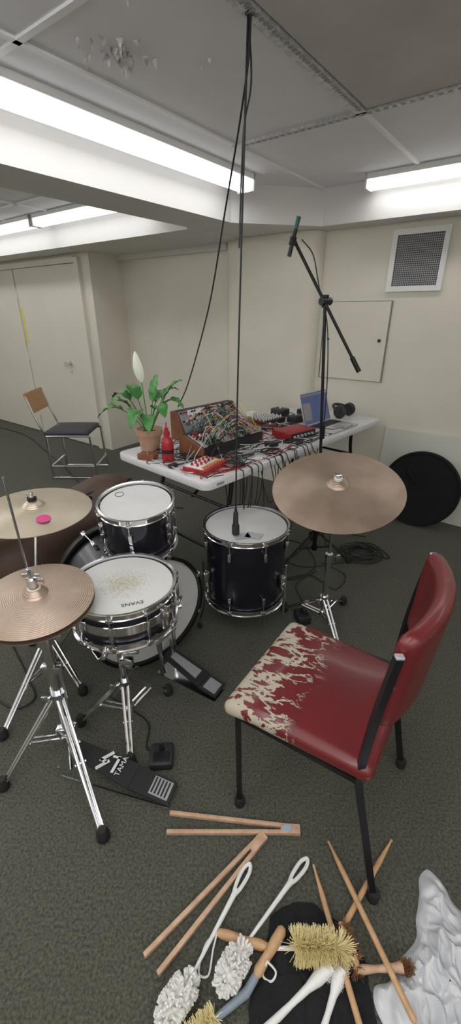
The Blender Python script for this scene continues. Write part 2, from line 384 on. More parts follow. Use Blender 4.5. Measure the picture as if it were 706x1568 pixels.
# plant
pc=T(.132,.60)
e=root('potted_peace_lily',pc)
G().lathe([(.048,0),(.05,.002),(.066,.105),(.074,.107),(.077,.14),(.070,.142),(.066,.125),(.06,.12)],40,Matrix.Translation(pc)).done(e,'pot',TERRA)
G().lathe([(.065,.118),(.03,.124),(.001,.126)],24,Matrix.Translation(pc),False).done(e,'soil',SOIL)
gl=G(); gs=G()
def leaf(g,gs,base,tip,lift,wid,split=.45,fold=.25):
    base=V(base);tip=V(tip); c=(base*.45+tip*.55)+V((0,0,lift)); pts=[]
    N=22
    for i in range(N+1):
        t=i/N; pts.append(base*(1-t)**2+c*2*t*(1-t)+tip*t*t)
    k=int(N*split); gs.tube(pts[:k+2],.0028,6)
    v=[];f=[];m=N-k
    for i in range(k,N+1):
        t=(i-k)/m; w=wid*(math.sin(math.pi*min(1,t**.75))**.8)*(1-.15*t)+.0005
        d=(pts[min(i+1,N)]-pts[i-1]).normalized(); s=d.cross(V((0,0,1)));
        s=s.normalized() if s.length>.05 else V((1,0,0)); up=s.cross(d).normalized()
        for j in range(-2,3):
            x=j/2; v.append(pts[i]+s*w*x+up*(abs(x)*fold*w+.004*math.sin(i*1.7+j)*abs(x)))
    for i in range(m):
        for j in range(4): a=i*5+j; f.append((a,a+1,a+6,a+5))
    g.add(v,f)
b=pc+V((0,0,.12))
for dx,dy,dz,li,w in [(-.27,-.04,.09,.18,.048),(-.18,-.10,.17,.16,.056),(-.20,.05,.18,.19,.050),(.20,.03,.28,.12,.054),(.17,.08,.22,.16,.048),(.12,-.14,.11,.20,.050),(-.06,-.17,.06,.22,.046),(.06,.06,.31,.06,.042),(-.12,.10,.24,.14,.048),(.21,-.05,.14,.20,.048),(.08,.14,.2,.14,.044),(.03,-.16,.03,.2,.040)]:
    leaf(gl,gs,b+V((dx*.06,dy*.06,0)),b+V((dx,dy,dz)),li,w)
gl.done(e,'leaves',LEAF,ang=80)
gs.tube(cat([b,b+V((-.01,0,.15)),b+V((-.02,.0,.30))],5),.0028,6); gs.done(e,'stems',LEAF)
g=G(); v=[];f=[]
for i in range(15):
    t=i/14; w=.026*(math.sin(math.pi*t**.8)**.8)+.0006; c=b+V((-.018-.022*t,-.012*math.sin(3*t),.27+.165*t))
    for j in range(-2,3): v.append(c+V((w*j/2,-.35*w+.7*w*(j/2)**2*.6,0)))
for i in range(14):
    for j in range(4): a=i*5+j; f.append((a,a+1,a+6,a+5))
g.add(v,f); g.done(e,'spathe',PETAL,ang=80)

bc=T(.10,.40); e=root('red_bottle',bc)
G().lathe([(.030,0),(.033,.004),(.033,.10),(.028,.125),(.014,.138),(.014,.148)],28,Matrix.Translation(bc)).done(e,'body',REDP)
G().lathe([(.017,.145),(.017,.165),(.012,.168),(.011,.185),(.004,.188),(.003,.215)],20,Matrix.Translation(bc)).done(e,'nozzle',REDP)
G().lathe([(.0335,.05),(.0335,.07)],28,Matrix.Translation(bc),False).done(e,'label',BLKP)

e=root('drum_machine',T(.15,.16)); M=fr(T(.15,.16),(TA*.98+TB*.2),(0,0,1))
G().box((0,0,.016),(.20,.145,.030),M,.006).done(e,'case',REDP)
G().box((0,0.008,.032),(.185,.118,.005),M,.001).done(e,'panel',WHT)
g=G()
for i in range(8): g.box((-.077+i*.022,-.045,.038),(.014,.018,.008),M,.002)
g.done(e,'keys',mat('orange_keys',(.60,.20,.05),.4))
g=G()
for i in range(5):
    for j in range(2): g.lathe([(.007,.034),(.006,.048)],12,M@Matrix.Translation((-.066+i*.033,.0+j*.035,0)))
g.done(e,'knobs',REDP)

def rack(nm,s,w,wid,ph,tilt,basez,body):
    c=T(s,w,0); e=root(nm,c)
    yv=TB*math.cos(tilt)+V((0,0,math.sin(tilt))); M=fr(T(s,w,basez)+yv*ph/2,TA,TA.cross(yv))
    h=basez+ph*math.sin(tilt); dd=ph*math.cos(tilt)
    pr=[(0,.005),(0,basez),(dd,h),(dd+.05,h),(dd+.05,.005)]
    def wedge(a,b):
        g=G(); n=len(pr)
        v=[T(s+x,w+y,z-.003) for x in (a,b) for y,z in pr]
        g.add(v,[tuple(range(n)),tuple(range(n,2*n))[::-1]]+[(i,(i+1)%n,n+(i+1)%n,n+i) for i in range(n)]); return g
    wedge(-wid/2,wid/2).done(e,'case',body,smooth=False)
    wedge(-wid/2-.014,-wid/2).done(e,'cheek_1',WOODR,smooth=False); wedge(wid/2,wid/2+.014).done(e,'cheek_2',WOODR,smooth=False)
    pan=[G(),G(),G()]; kn=[G(),G(),G()]; jk=G(); pos=[]
    x=-wid/2+.004
    while x<wid/2-.03:
        mw=random.choice((.03,.04,.05,.06)); mw=min(mw,wid/2-.002-x)
        pan[random.choice((0,0,1,1,2))].box((x+mw/2,0,.001),(mw-.0015,ph*.94,.004),M)
        nx=max(1,int(mw/.018))
        for i in range(nx):
            for j in range(6):
                px=x+mw*(i+.5)/nx; py=-ph*.4+ph*.8*j/5
                if j<3:
                    jk.lathe([(.0042,.003),(.0035,.007)],8,M@Matrix.Translation((px,py,0))); pos.append(M@V((px,py,.006)))
                elif random.random()<.8:
                    kn[random.choice((0,0,1,2))].lathe([(.0065,.003),(.005,.016)],10,M@Matrix.Translation((px,py,0)))
        x+=mw
    for i,(g,m) in enumerate(zip(pan,(SILV,BLKP,GREY))): 
        if g.v: g.done(e,'panels_%d'%i,m)
    for i,(g,m) in enumerate(zip(kn,(BLKP,WHT,REDP))):
        if g.v: g.done(e,'knobs_%d'%i,m)
    jk.done(e,'jacks',CHROME)
    return pos,e
pa,ea=rack('modular_synthesizer',.66,.60,.50,.17,math.radians(62),.03,BLKP)
pb,eb=rack('modular_synthesizer',.50,.27,.50,.15,math.radians(18),.065,BLKP)
e=eb; gs=[G() for _ in CCOL]
allp=pa+pb
for i in range(80):
    a=random.choice(allp); b_=random.choice(pa+pb if i%2 else pb)
    d=(a-b_).length
    if d>.4: continue
    m=(a+b_)/2+V((random.uniform(-.02,.02),-.05-random.random()*.05,.03+d*.25+random.random()*.05))
    o=V((0,-.025,.022)); gs[random.choice((0,1,1,2,3,3,4,5,6,7))].tube(cat([a,a+o,m,b_+o,b_],7),.0019,5)
for i in range(30):
    a=random.choice(allp); s=random.uniform(.0,1.0); w=random.uniform(.08,.5)
    en=T(s,w,.004); m=(a+en)/2+V((0,0,.04))
    gs[random.choice((1,2,3,5,3))].tube(cat([a,a+V((0,-.03,.03)),m,en,T(s+.08,max(.02,w-.1),.004)],7),.002,5)
for i,(g,m) in enumerate(zip(gs,CCOL)):
    if g.v: g.done(e,'patch_cable_%d'%i,m)
e=root('table_cables',T(.8,.2,.01)); gk=G(); gr=G(); gw=G()
for i in range(80):
    s=random.uniform(.03,1.2); w=random.uniform(.02,.30) if i%4 else random.uniform(.3,.7); p=[]; a=random.uniform(0,6.3)
    for k in range(8):
        p.append(T(min(1.8,max(.03,s)),min(.72,max(.02,w)),.004+.004*(i%5)+.008*random.random())); a+=random.uniform(-1.4,1.4); s+=.07*math.cos(a); w+=.055*math.sin(a)
    random.choice((gk,gk,gk,gr,gw)).tube(cat(p,6),.0024,5)
for o,n_ in ((T(.86,.10),6),(T(1.12,.34),6),(T(.30,.10),6),(T(.22,.36),4),(T(1.45,.42),5),(T(.60,.08),5)):
    for k in range(n_):
        r=random.uniform(.03,.055); c0=o+V((random.uniform(-.02,.02),random.uniform(-.02,.02),.006+.004*k))
        gk.tube([c0+V((r*1.2*math.cos(a*.4),r*math.sin(a*.4),.003*math.sin(a*.9))) for a in range(16)],.0026,5,True)
gk.done(e,'black',BLKC); gr.done(e,'red',CCOL[2]); gw.done(e,'white',CCOL[1])
for s,w,sx_,sy_,sz_,m in ((.30,.05,.05,.035,.02,BLKP),(.47,.14,.06,.04,.03,GREY),(.05,.30,.05,.03,.02,BLKP),(.68,.14,.07,.05,.035,BLKP)):
    e2_=root('small_adapter',T(s,w)); G().box((0,0,sz_/2+.001),(sx_,sy_,sz_),fr(T(s,w),TA+TB*random.uniform(-.5,.5),(0,0,1)),.004).cyl(T(s+.02,w,sz_*.5),T(s+.055,w-.01,sz_*.5),.004,8).done(e2_,'case',m)
e=root('hanging_cables',T(.55,-.01,-.3)); gk=G()
for i in range(15):
    s=.26+i*.045+random.uniform(-.03,.03); dz=random.uniform(.15,.72); x=random.uniform(-.14,.14); x2=random.uniform(.05,.3)
    pts=[T(s,.05,.004),T(s,.01,.006),T(s,-.012,-.03),T(s+x*.5,-.02-.02*random.random(),-dz*.5),T(s+x,.03,-dz)]
    if dz<.6: pts+= [T(s+x+x2*.5,.10,-dz*.85),T(s+x+x2,.16,-dz*.4),T(s+x+x2,.2,-.06)]
    gk.tube(cat(pts,6),.0028,6)
gk.done(e,'leads',BLKC)
e=root('floor_cable',(.5,2.45,0)); gk=G()
for p in (((.2,2.3),(.35,2.15),(.55,2.3),(.5,2.6),(.2,2.7)),((.1,2.2),(.4,2.4),(.7,2.75),(1.0,2.7)),((.0,2.4),(.25,2.5),(.45,2.3),(.75,2.35)),((.3,2.15),(.5,2.2),(.62,2.05),(.72,2.2),(.6,2.35))):
    gk.tube(cat([V((x,y,.006)) for x,y in p],8),.0035,6)
gk.done(e,'leads',BLKC)

e=root('audio_interface',T(.98,.19)); M=fr(T(.98,.19),(TA*.97-TB*.1),(0,0,1))
G().box((0,0,.029),(.25,.16,.05),M,.005).done(e,'case',REDM)
G().box((0,-.081,.029),(.23,.004,.042),M).done(e,'face',BLKP)
g=G()
for i in range(6): g.lathe([(.009,0),(.008,.012)],14,M@Matrix.Translation((-.09+i*.034,-.083,.029))@Matrix.Rotation(math.pi/2,4,'X'))
g.done(e,'knobs',SILV)
e=root('laptop',T(1.37,.14)); LS=1.365
M=fr(T(LS,.135,.0),TA,(0,0,1))
G().box((0,0,.009),(.34,.225,.014),M,.004).done(e,'base',SILV)
g=G()
for i in range(13):
    for j in range(5): g.box((-.138+i*.023,.015+j*.018,.0175),(.019,.014,.002),M)
g.done(e,'keys',BLKP)
G().box((0,-.06,.0165),(.10,.065,.001),M).done(e,'trackpad',GREY)
sy=TB*.30+V((0,0,.954)); Ms=fr(T(LS,.25,.012)+sy*.115,TA,TA.cross(sy))
G().box((0,0,0),(.34,.23,.007),Ms,.003).done(e,'lid',SILV)
G().box((0,0,.0042),(.325,.21,.001),Ms).done(e,'screen',SCREEN)
G().box((0,.092,.0052),(.315,.012,.0006),Ms).box((-.11,-.02,.0052),(.09,.12,.0006),Ms).done(e,'screen_windows',GREY)
g=G()
for i in range(8): g.box((.02+.01*(i%3),.06-i*.018,.0052),(.06+.04*((i*7)%3),.003,.0006),Ms)
g.done(e,'screen_rows',CCOL[6])
e=root('headphones',T(1.72,.24)); g=G()
for k in (-1,1):
    Mh=fr(T(1.72+.07*k,.24,.05),TA*k,(0,0,1))@Matrix.Rotation(math.pi/2,4,'Y'); g.lathe([(.02,-.02),(.042,-.02),(.049,-.005),(.049,.012),(.038,.022),(.01,.024)],24,Mh)
g.tube([T(1.72+.082*math.cos(a),.24+.09*math.sin(a)+.0,.055+.03*math.sin(a)) for a in [math.pi*i/16 for i in range(17)]],.011,8)
g.done(e,'body',BLKP)
e=root('audio_mixer',T(1.15,.56)); M=fr(T(1.15,.56),TA,(0,0,1))
G().box((0,0,.022),(.24,.18,.036),M,.004).done(e,'case',BLKP); g=G()
for i in range(8):
    for j in range(4): g.lathe([(.006,.04),(.005,.054)],8,M@Matrix.Translation((-.1+i*.028,-.06+j*.035,0)))
g.done(e,'knobs',WHT)
for s,w,x,y,z,m in ((1.02,.68,.10,.07,.045,GREY),(1.40,.62,.09,.12,.06,BLKP),(1.56,.50,.10,.08,.05,BLKP),(1.02,.42,.11,.07,.035,BLKP),(1.33,.42,.12,.08,.05,BLKP)):
    e=root('power_adapter' if m is BLKP else 'effects_box',T(s,w)); M=fr(T(s,w),TA,(0,0,1))
    G().box((0,0,z/2+.001),(x,y,z),M,.006).done(e,'case',m); G().tube(cat([T(s+x/2,w,z/2),T(s+x,w-.02,.02),T(s+x+.03,w-.06,.005)],6),.003,6).done(e,'lead',BLKC)
    G().lathe([(.008,z),(.007,z+.012)],12,M).done(e,'knob',WHT)
e=root('box_lid',T(1.2,.70)); G().box((0,0,.03),(.05,.06,.058),fr(T(1.16,.705),TA,(0,0,1)),.003).box((0,0,.004),(.09,.06,.006),fr(T(1.23,.705),TA,(0,0,1))).done(e,'card',WHT)
e=root('guitar_pedal',T(.05,.52)); M=fr(T(.045,.51),TA+TB*.4,(0,0,1)); G().box((0,0,.018),(.06,.10,.034),M,.004).done(e,'case',WOODR); G().lathe([(.008,.034),(.008,.044)],12,M).done(e,'switch',CHROME)

# ------------------------------------------------------------------ drums
def drum(e,top,axis,r,depth,shell,hoop,nl,xdir=(1,0,0),head=HEAD):
    ax=V(axis).normalized(); M=fr(top,xdir,ax)
    G().lathe([(r-.012,-.012),(r-.006,-.010),(r-.006,-depth+.01),(r-.012,-depth+.012)],64,M).done(e,'shell',shell)
    G().lathe([(r-.004,-.006),(r-.006,-.003),(r*.5,-.003),(.001,-.003)],64,None,False).done(e,'head',head,M=M)
    g=G()
    for z,sg in ((0,1),(-depth,-1)):
        g.lathe([(r+.000,z-.018*sg),(r+.007,z-.018*sg),(r+.004,z-.015*sg),(r+.004,z+.004*sg),(r+.010,z+.006*sg),(r+.009,z+.009*sg),(r+.000,z+.007*sg),(r-.001,z-.016*sg),(r+.000,z-.018*sg)],64,M,False)
    g.done(e,'hoops',hoop)
    g=G()
    for i in range(nl):
        a=2*math.pi*(i+.5)/nl; R=M@Matrix.Rotation(a,4,'Z')
        g.box((r+.010,0,-.010),(.014,.022,.014),R,.003); g.box((r+.010,0,-depth+.010),(.014,.022,.014),R,.003)
        g.tube([R@V((r+.012,0,.006)),R@V((r+.012,0,-depth-.006))],.0028,6) if depth<.18 else g.tube([R@V((r+.012,0,.006)),R@V((r+.012,0,-.09))],.0028,6).tube([R@V((r+.012,0,-depth+.09)),R@V((r+.012,0,-depth-.006))],.0028,6)
        g.lathe([(.0055,-.004),(.0055,.010)],8,R@Matrix.Translation((r+.012,0,0)))
        if depth>.18:
            for z in (-.075,-depth+.075): g.box((r+.006,0,z),(.022,.016,.045),R,.005)
        else: g.box((r+.006,0,-depth/2),(.02,.014,.06),R,.005)
    g.done(e,'lugs',CHROME)
    return M
c=V((.078,1.836,.555)); e=root('floor_tom',(c.x,c.y,0)); M=drum(e,c,(0,0,1),.205,.40,BLACKG,CHROME,8)
g=G();gf=G()
for a in (205,325,85):
    a=math.radians(a); u=V((math.cos(a),math.sin(a),0)); p=V((c.x,c.y,0))+u*.232
    g.tube([p+V((0,0,.40)),p+V((0,0,.12)),p+u*.025+V((0,0,.06)),p+u*.03+V((0,0,.01))],.0055,8); g.box((0,0,0),(.035,.03,.07),fr(p-u*.012+V((0,0,.30)),u,(0,0,1)),.006)
    g.tube([p+V((0,0,.30)),p+V((0,0,.30))+u.cross(V((0,0,1)))*.035],.006,8)
    gf.lathe([(.012,0),(.013,.02),(.008,.03)],12,Matrix.Translation(p+u*.03))
g.done(e,'legs',CHROME); gf.done(e,'feet',RUB)
g=G(); g.box((-.06,-.11,.0),(.075,.05,.001),M@Matrix.Rotation(.3,4,'Z')); g.box((.07,-.10,.0),(.075,.055,.001),M@Matrix.Rotation(-.35,4,'Z')); g.done(e,'tape_patches',TAPE)
c=V((-.375,1.204,.65)); e=root('snare_drum',(c.x,c.y,.5)); M=drum(e,c,(0,0,1),.178,.135,BLACKG,CHROME,10,head=WORN)
G().lathe([(.174,-.05),(.176,-.052),(.176,-.085),(.174,-.087)],64,M,False).done(e,'chrome_band',CHROME)
G().box((.185,0,-.06),(.03,.03,.08),M@Matrix.Rotation(-.6,4,'Z'),.006).box((.20,0,-.06),(.02,.012,.05),M@Matrix.Rotation(-.6,4,'Z'),.004).done(e,'strainer',CHROME)
def text(e,body,M,size,m):
    cu=bpy.data.curves.new(body,'FONT'); cu.body=body; cu.size=size; cu.align_x='CENTER'; cu.materials.append(m)
    o=bpy.data.objects.new('print',cu); COL.objects.link(o); o.matrix_world=M; o.parent=e; o.matrix_parent_inverse=Matrix.Translation(e.location).inverted()
text(e,'EVANS',Matrix.Translation((c.x+.055,c.y-.105,c.z-.0015))@Matrix.Rotation(math.radians(198),4,'Z'),.024,BLKP)
c=V((-.385,1.549,.805)); e=root('rack_tom',(c.x,c.y,.6)); M=drum(e,c,(.06,-.14,1),.147,.20,BLACKG,CHROME,6)
g=G().ring(.018,-.002,.0012,M@Matrix.Translation((-.08,.06,0)),24,5); g.done(e,'head_logo',BLKP)
G().tube(cat([V((-.50,1.66,.545)),V((-.535,1.66,.63)),V((-.535,1.65,.70)),V((-.50,1.62,.70))],5),.011,10).box((0,0,0),(.06,.05,.024),Matrix.Translation((-.50,1.66,.56)),.006).done(e,'mount',CHROME)
ax=V((-.62,.785,0)).normalized(); c=V((-.365,1.50,.285)); e=root('bass_drum',(c.x,c.y,0))
M=fr(c,(-ax).cross(V((0,0,1))),-ax); r=.265; dp=.40
G().lathe([(r-.012,0),(r-.006,-.002),(r-.006,-dp+.002),(r-.012,-dp)],72,M,False).done(e,'shell',BLACKG)
G().lathe([(r-.004,.004),(r*.6,.006),(.001,.006)],64,M,False).done(e,'batter_head',HEAD)
G().lathe([(r-.004,-dp-.004),(r*.6,-dp-.006),(.001,-dp-.006)],64,M,False).done(e,'front_head',BLACKG)
g=G()
for z in (0,-dp): g.lathe([(r-.004,z-.018),(r+.014,z-.018),(r+.016,z-.015),(r+.016,z+.018),(r+.013,z+.021),(r-.001,z+.021),(r-.004,z-.018)],72,M,False)
g.done(e,'hoops',BLACKM)
g=G()
for i in range(8):
    R=M@Matrix.Rotation(2*math.pi*(i+.5)/8,4,'Z')
    for z,k in ((.0,1),(-dp,-1)):
        g.box((r+.018,0,z+.008*k),(.006,.02,.04),R,.002).box((r+.010,0,z+.027*k),(.02,.02,.006),R,.002)
        g.tube([R@V((r+.020,0,z)),R@V((r+.018,0,z-.10*k))],.003,6)
    g.box((r+.006,0,-.11),(.026,.02,.05),R,.006).box((r+.006,0,-dp+.11),(.026,.02,.05),R,.006)
g.done(e,'lugs_claws',CHROME)
g=G(); side=(-ax).cross(V((0,0,1)))
for k in (-1,1): g.tube([c+ax*.30+side*k*.22+V((0,0,-.10)),c+ax*.36+side*k*.33+V((0,0,-.278))],.006,8)
g.done(e,'spurs',CHROME)

e=root('bass_drum_pedal',(-.2,1.38,0))
b2=V((-.045,1.29,0)); a=V((-.285,1.44,0)); d=(b2-a).normalized(); s=d.cross(V((0,0,1)))
def quad(g,a,b,w0,w1,za,zb,th):
    sd=(b-a).normalized().cross(V((0,0,1))); v=[]
    for z in (0,th): v+=[a+sd*w0+V((0,0,za+z)),a-sd*w0+V((0,0,za+z)),b-sd*w1+V((0,0,zb+z)),b+sd*w1+V((0,0,zb+z))]
    return g.add(v,[(0,3,2,1),(4,5,6,7),(0,1,5,4),(1,2,6,5),(2,3,7,6),(3,0,4,7)])
quad(quad(G(),a,a+d*.20,.035,.045,.10,.038,.008),a+d*.20,b2,.045,.040,.033,.022,.008).done(e,'footboard',BLKP)
quad(quad(G(),a+d*.03,a+d*.17,.016,.024,.101,.058,.006),a+d*.215,b2-d*.01,.03,.03,.037,.0275,.006).done(e,'grip_pad',GREY)
quad(G(),a-d*.03,b2,.050,.044,.002,.002,.005).done(e,'base_plate',CHROME)
g=G()
for k in (-1,1): g.tube([a+s*k*.05+V((0,0,.005)),a+s*k*.045+V((0,0,.20))],.009,8)
g.tube([a-s*.06+V((0,0,.20)),a+s*.06+V((0,0,.20))],.007,8); g.tube([a+V((0,0,.20)),a+d*.05+V((0,0,.36))],.004,8); g.tube([a+d*.02+V((0,0,.19)),a+d*.03+V((0,0,.10))],.006,6)
g.tube([a+s*.06+V((0,0,.2)),a+s*.06+d*.03+V((0,0,.05))],.008,8); g.done(e,'frame',CHROME)
G().cyl(a+d*.045+V((0,0,.37)),a-d*.01+V((0,0,.375)),.022,18).done(e,'beater',FLUFF)

def stand(e,c,feet,hub,low,toph,r=.011,top=None,mt=CHROME,legr=.006):
    c=V((c[0],c[1],0)); g=G(); gf=G()
    t=V(top) if top else c+V((0,0,toph))
    g.tube([c+V((0,0,low)),c+V((0,0,hub+.25))],r*1.25,12)
    k=c+V((0,0,hub+.25)); g.tube([k,t],r*.8,12); g.lathe([(r*1.9,-.02),(r*1.9,.02)],14,Matrix.Translation(k)); g.tube([k+V((.0,0,0)),k+V((.035,0,0))],.005,6); g.box((.045,0,0),(.02,.006,.028),Matrix.Translation(k),.003)
    g.lathe([(r*2.1,-.018),(r*2.1,.018)],14,Matrix.Translation(c+V((0,0,hub)))); g.lathe([(r*1.9,-.014),(r*1.9,.014)],14,Matrix.Translation(c+V((0,0,low+.02))))
    g.tube([c+V((0,0,hub)),c+V((-.03,-.02,hub))],.005,6); g.box((-.038,-.025,hub),(.022,.008,.026),Matrix.Translation(c),.003)
    for f in feet:
        f=V((f[0],f[1],0)); u=(f-c); l=u.length; u.normalize(); s=u.cross(V((0,0,1)))
        for o in ((-.010,.010) if mt is CHROME else (0,)):
            g.tube([c+u*.015+s*o+V((0,0,hub)),f+s*o*.6+V((0,0,.018))],legr,8)
            g.tube([c+u*.012+s*o+V((0,0,low+.02)),c+u*l*.52+s*o+V((0,0,.018+(hub-.018)*.48))],legr*.8,8)
        if mt is CHROME:
            m_=c+u*l*.52+V((0,0,.018+(hub-.018)*.48)); g.tube([m_-s*.018,m_+s*.018],.005,8)
        gf.lathe([(.017,0),(.021,.008),(.020,.032),(.012,.050)],14,Matrix.Translation(f))
    g.done(e,'frame',mt); gf.done(e,'rubber_feet',RUB)

def cymbal(e,c,nrm,r,m,nm='cymbal',bell=.035,flip=1,bow=.02):
    M=az(c,nrm); b=bell
    top=[(.006,bow+.022),(b*.5,bow+.019),(b*.85,bow+.008),(b,bow),(b*1.2,bow-.001)]
    for i in range(1,13):
        t=i/12; rr=b*1.2+(r-b*1.2)*t; top.append((rr,(bow-.001)*(1-t**1.7)))
    pr=[(x,z*flip) for x,z in top]+[(x,(z-.0022)*flip) for x,z in top[::-1]]
    G().lathe(pr,72,None,False).done(e,nm,m,M=M,ang=25)
    return M
rc=V((.47,1.70,.80)); nr=V((-.10,-.27,.95)).normalized(); e=root('ride_cymbal',(rc.x,rc.y,0))
cymbal(e,rc,nr,.285,BRONZE,bell=.05,bow=.028)
G().cyl(rc-nr*.03,rc+nr*.075,.005).cyl(rc+nr*.06,rc+nr*.075,.013).box((0,0,.075),(.04,.007,.014),az(rc,nr),.003).done(e,'wingnut',CHROME)
G().cyl(rc+nr*.049,rc+nr*.06,.018).done(e,'felt',FLUFF)
stand(e,(.485,1.76),((.30,1.86),(.64,1.92),(.53,1.55)),.16,.05,.75,.010,top=rc-nr*.02+V((0,.01,0)))
cc=V((-.80,1.54,.77)); e=root('crash_cymbal',(cc.x,cc.y,0)); nc=V((.02,-.03,1)).normalized()
cymbal(e,cc,nc,.225,BRONZ2,bell=.045,bow=.024)
G().cyl(cc-nc*.03,cc+nc*.08,.005).cyl(cc+nc*.06,cc+nc*.078,.012).box((0,0,.07),(.036,.007,.014),az(cc,nc),.003).done(e,'wingnut',CHROME)
G().cyl(cc+nc*.046,cc+nc*.06,.018).done(e,'felt',RUB)
G().lathe([(.001,.0),(.027,-.001)],24,az(cc+V((.085,-.11,.018)),(.10,-.14,1)),False).done(e,'sticker',PINK)
stand(e,(-.80,1.42),((-.885,1.09),(-.64,1.30),(-.99,1.60)),.22,.06,.75,.010,top=cc-nc*.02)
hc=V((-.60,1.05,.69)); e=root('hi_hat',(hc.x,hc.y,0)); nh=V((.03,-.09,1)).normalized()
cymbal(e,hc+V((0,0,.012)),nh,.172,BRONZE,'top_cymbal',.038,bow=.020); cymbal(e,hc-V((0,0,.006)),nh,.172,BRONZE,'bottom_cymbal',.038,-1,bow=.016)
g=G().cyl((hc.x,hc.y,.3),(hc.x-.01,hc.y,1.10),.0035,10); g.cyl(hc+V((0,0,.03)),hc+V((0,0,.12)),.010).cyl(hc+V((0,0,.06)),hc+V((0,0,.085)),.018).box((.0,0,.095),(.055,.009,.014),Matrix.Translation(hc),.003).box((.025,0,.075),(.02,.012,.02),Matrix.Translation(hc),.003)
g.cyl((hc.x,hc.y,.62),(hc.x,hc.y,.665),.022,18,.016)
g.tube([V((hc.x+.022,hc.y-.01,.10)),V((hc.x+.022,hc.y-.01,.42))],.006,8).tube([V((hc.x-.022,hc.y-.01,.10)),V((hc.x-.022,hc.y-.01,.42))],.006,8).box((hc.x,hc.y-.01,.42),(.07,.03,.03),None,.005).box((hc.x,hc.y-.01,.12),(.07,.04,.03),None,.005)
g.done(e,'rod_clutch',CHROME)
G().cyl(hc+V((0,0,.036)),hc+V((0,0,.052)),.02).done(e,'felt',FLUFF)
stand(e,(hc.x,hc.y-.01),((-.79,.90),(-.40,.745),(-.73,1.27)),.30,.07,.64,.014,legr=.0065)
a=V((-.545,.975,0)); b2=V((-.195,.865,0)); d=(b2-a).normalized(); s=d.cross(V((0,0,1)))
quad(quad(G(),a,a+d*.22,.030,.044,.10,.045,.008),a+d*.22,b2,.044,.036,.043,.020,.008).done(e,'footboard',BLKP)
quad(G(),a+d*.29,b2-d*.01,.030,.030,.0375,.026,.006).done(e,'heel_pad',SILV)
g=G()
for i in range(5): quad(g,a+d*(.296+i*.012),a+d*(.301+i*.012),.026,.026,.0435-.0022*i,.0425-.0022*i,.002)
g.done(e,'heel_pad_ribs',BLKP)
g=G(); 
for k in (-1,1): g.tube([a-d*.05+s*k*.05+V((0,0,.05)),a-d*.04+s*k*.055+V((0,0,.012)),b2+s*k*.038+V((0,0,.010))],.004,6); g.tube([V((hc.x,hc.y-.01,.09)),a+s*k*.045+V((0,0,.05))],.006,8)
g.tube([a+V((0,0,.10)),V((hc.x,hc.y-.01,.22))],.004,6); g.done(e,'pedal_frame',CHROME)
g=G(); Mp=fr(a+d*.13+V((0,0,.0845)),d,V((0,0,1))+d*.25)
for x,y,w,h,rt in ((-.07,.012,.04,.010,.5),(-.07,-.014,.04,.010,-.5),(-.02,.018,.05,.012,.9),(-.02,-.014,.05,.012,.9),(-.035,.0,.05,.010,.0),(.025,0,.010,.060,0),(.015,.024,.03,.008,0)): g.box((0,0,0),(w,h,.0012),Mp@Matrix.Translation((x,y,0))@Matrix.Rotation(rt,4,'Z'))
g.done(e,'footboard_print',PRINT)
text(e,'TAMA',Mp@Matrix.Translation((.055,0,.0012))@Matrix.Rotation(math.pi/2,4,'Z'),.026,PRINT)
e=root('snare_stand',(-.41,1.17,0)); sx,sy=-.405,1.165
stand(e,(sx,sy),((-.27,1.30),(-.365,.985),(-.60,1.15)),.22,.06,.44,.012,legr=.0065)
g=G(); hub=V((sx,sy,.42)); cs=V((-.375,1.204,.513))
for a in (20,140,260):
    a=math.radians(a); u=V((math.cos(a),math.sin(a),0)); g.tube([hub,hub+u*.06+V((0,0,.02)),cs+u*.18-V((0,0,.018)),cs+u*.204+V((0,0,.03))],.006,8); g.cyl(cs+u*.15-V((0,0,.016)),cs+u*.20-V((0,0,.016)),.009)
g.box((.02,-.01,.33),(.05,.03,.04),Matrix.Translation((sx,sy,0)),.006).tube([V((sx,sy,.36)),V((sx+.07,sy-.02,.39))],.008,8)
g.lathe([(.02,-.03),(.02,.03)],14,Matrix.Translation(hub)); g.done(e,'basket',CHROME)

def fbox(nm,x,y,w,d,h,ang,pts):
    e=root(nm,(x,y,0)); M=Matrix.Translation((x,y,0))@Matrix.Rotation(ang,4,'Z')
    G().box((0,0,h/2),(w,d,h),M,.008).done(e,'case',BLKP); G().lathe([(.012,h),(.010,h+.010)],14,M@Matrix.Translation((0,d*.2,0))).box((0,-d*.15,h+.001),(w*.7,d*.4,.004),M,.001).done(e,'switch',BLACKM)
    G().tube(cat([V(p) for p in pts],7),.0035,6).done(e,'lead',BLKC)
fbox('foot_switch',-.254,1.004,.085,.09,.035,.08,[(-.29,1.02,.02),(-.32,1.05,.005),(-.33,1.15,.005),(-.42,1.22,.005),(-.52,1.28,.005)])
fbox('foot_switch',.385,1.78,.07,.09,.05,.2,[(.39,1.82,.02),(.42,1.9,.005),(.40,2.1,.005),(.55,2.25,.005)])

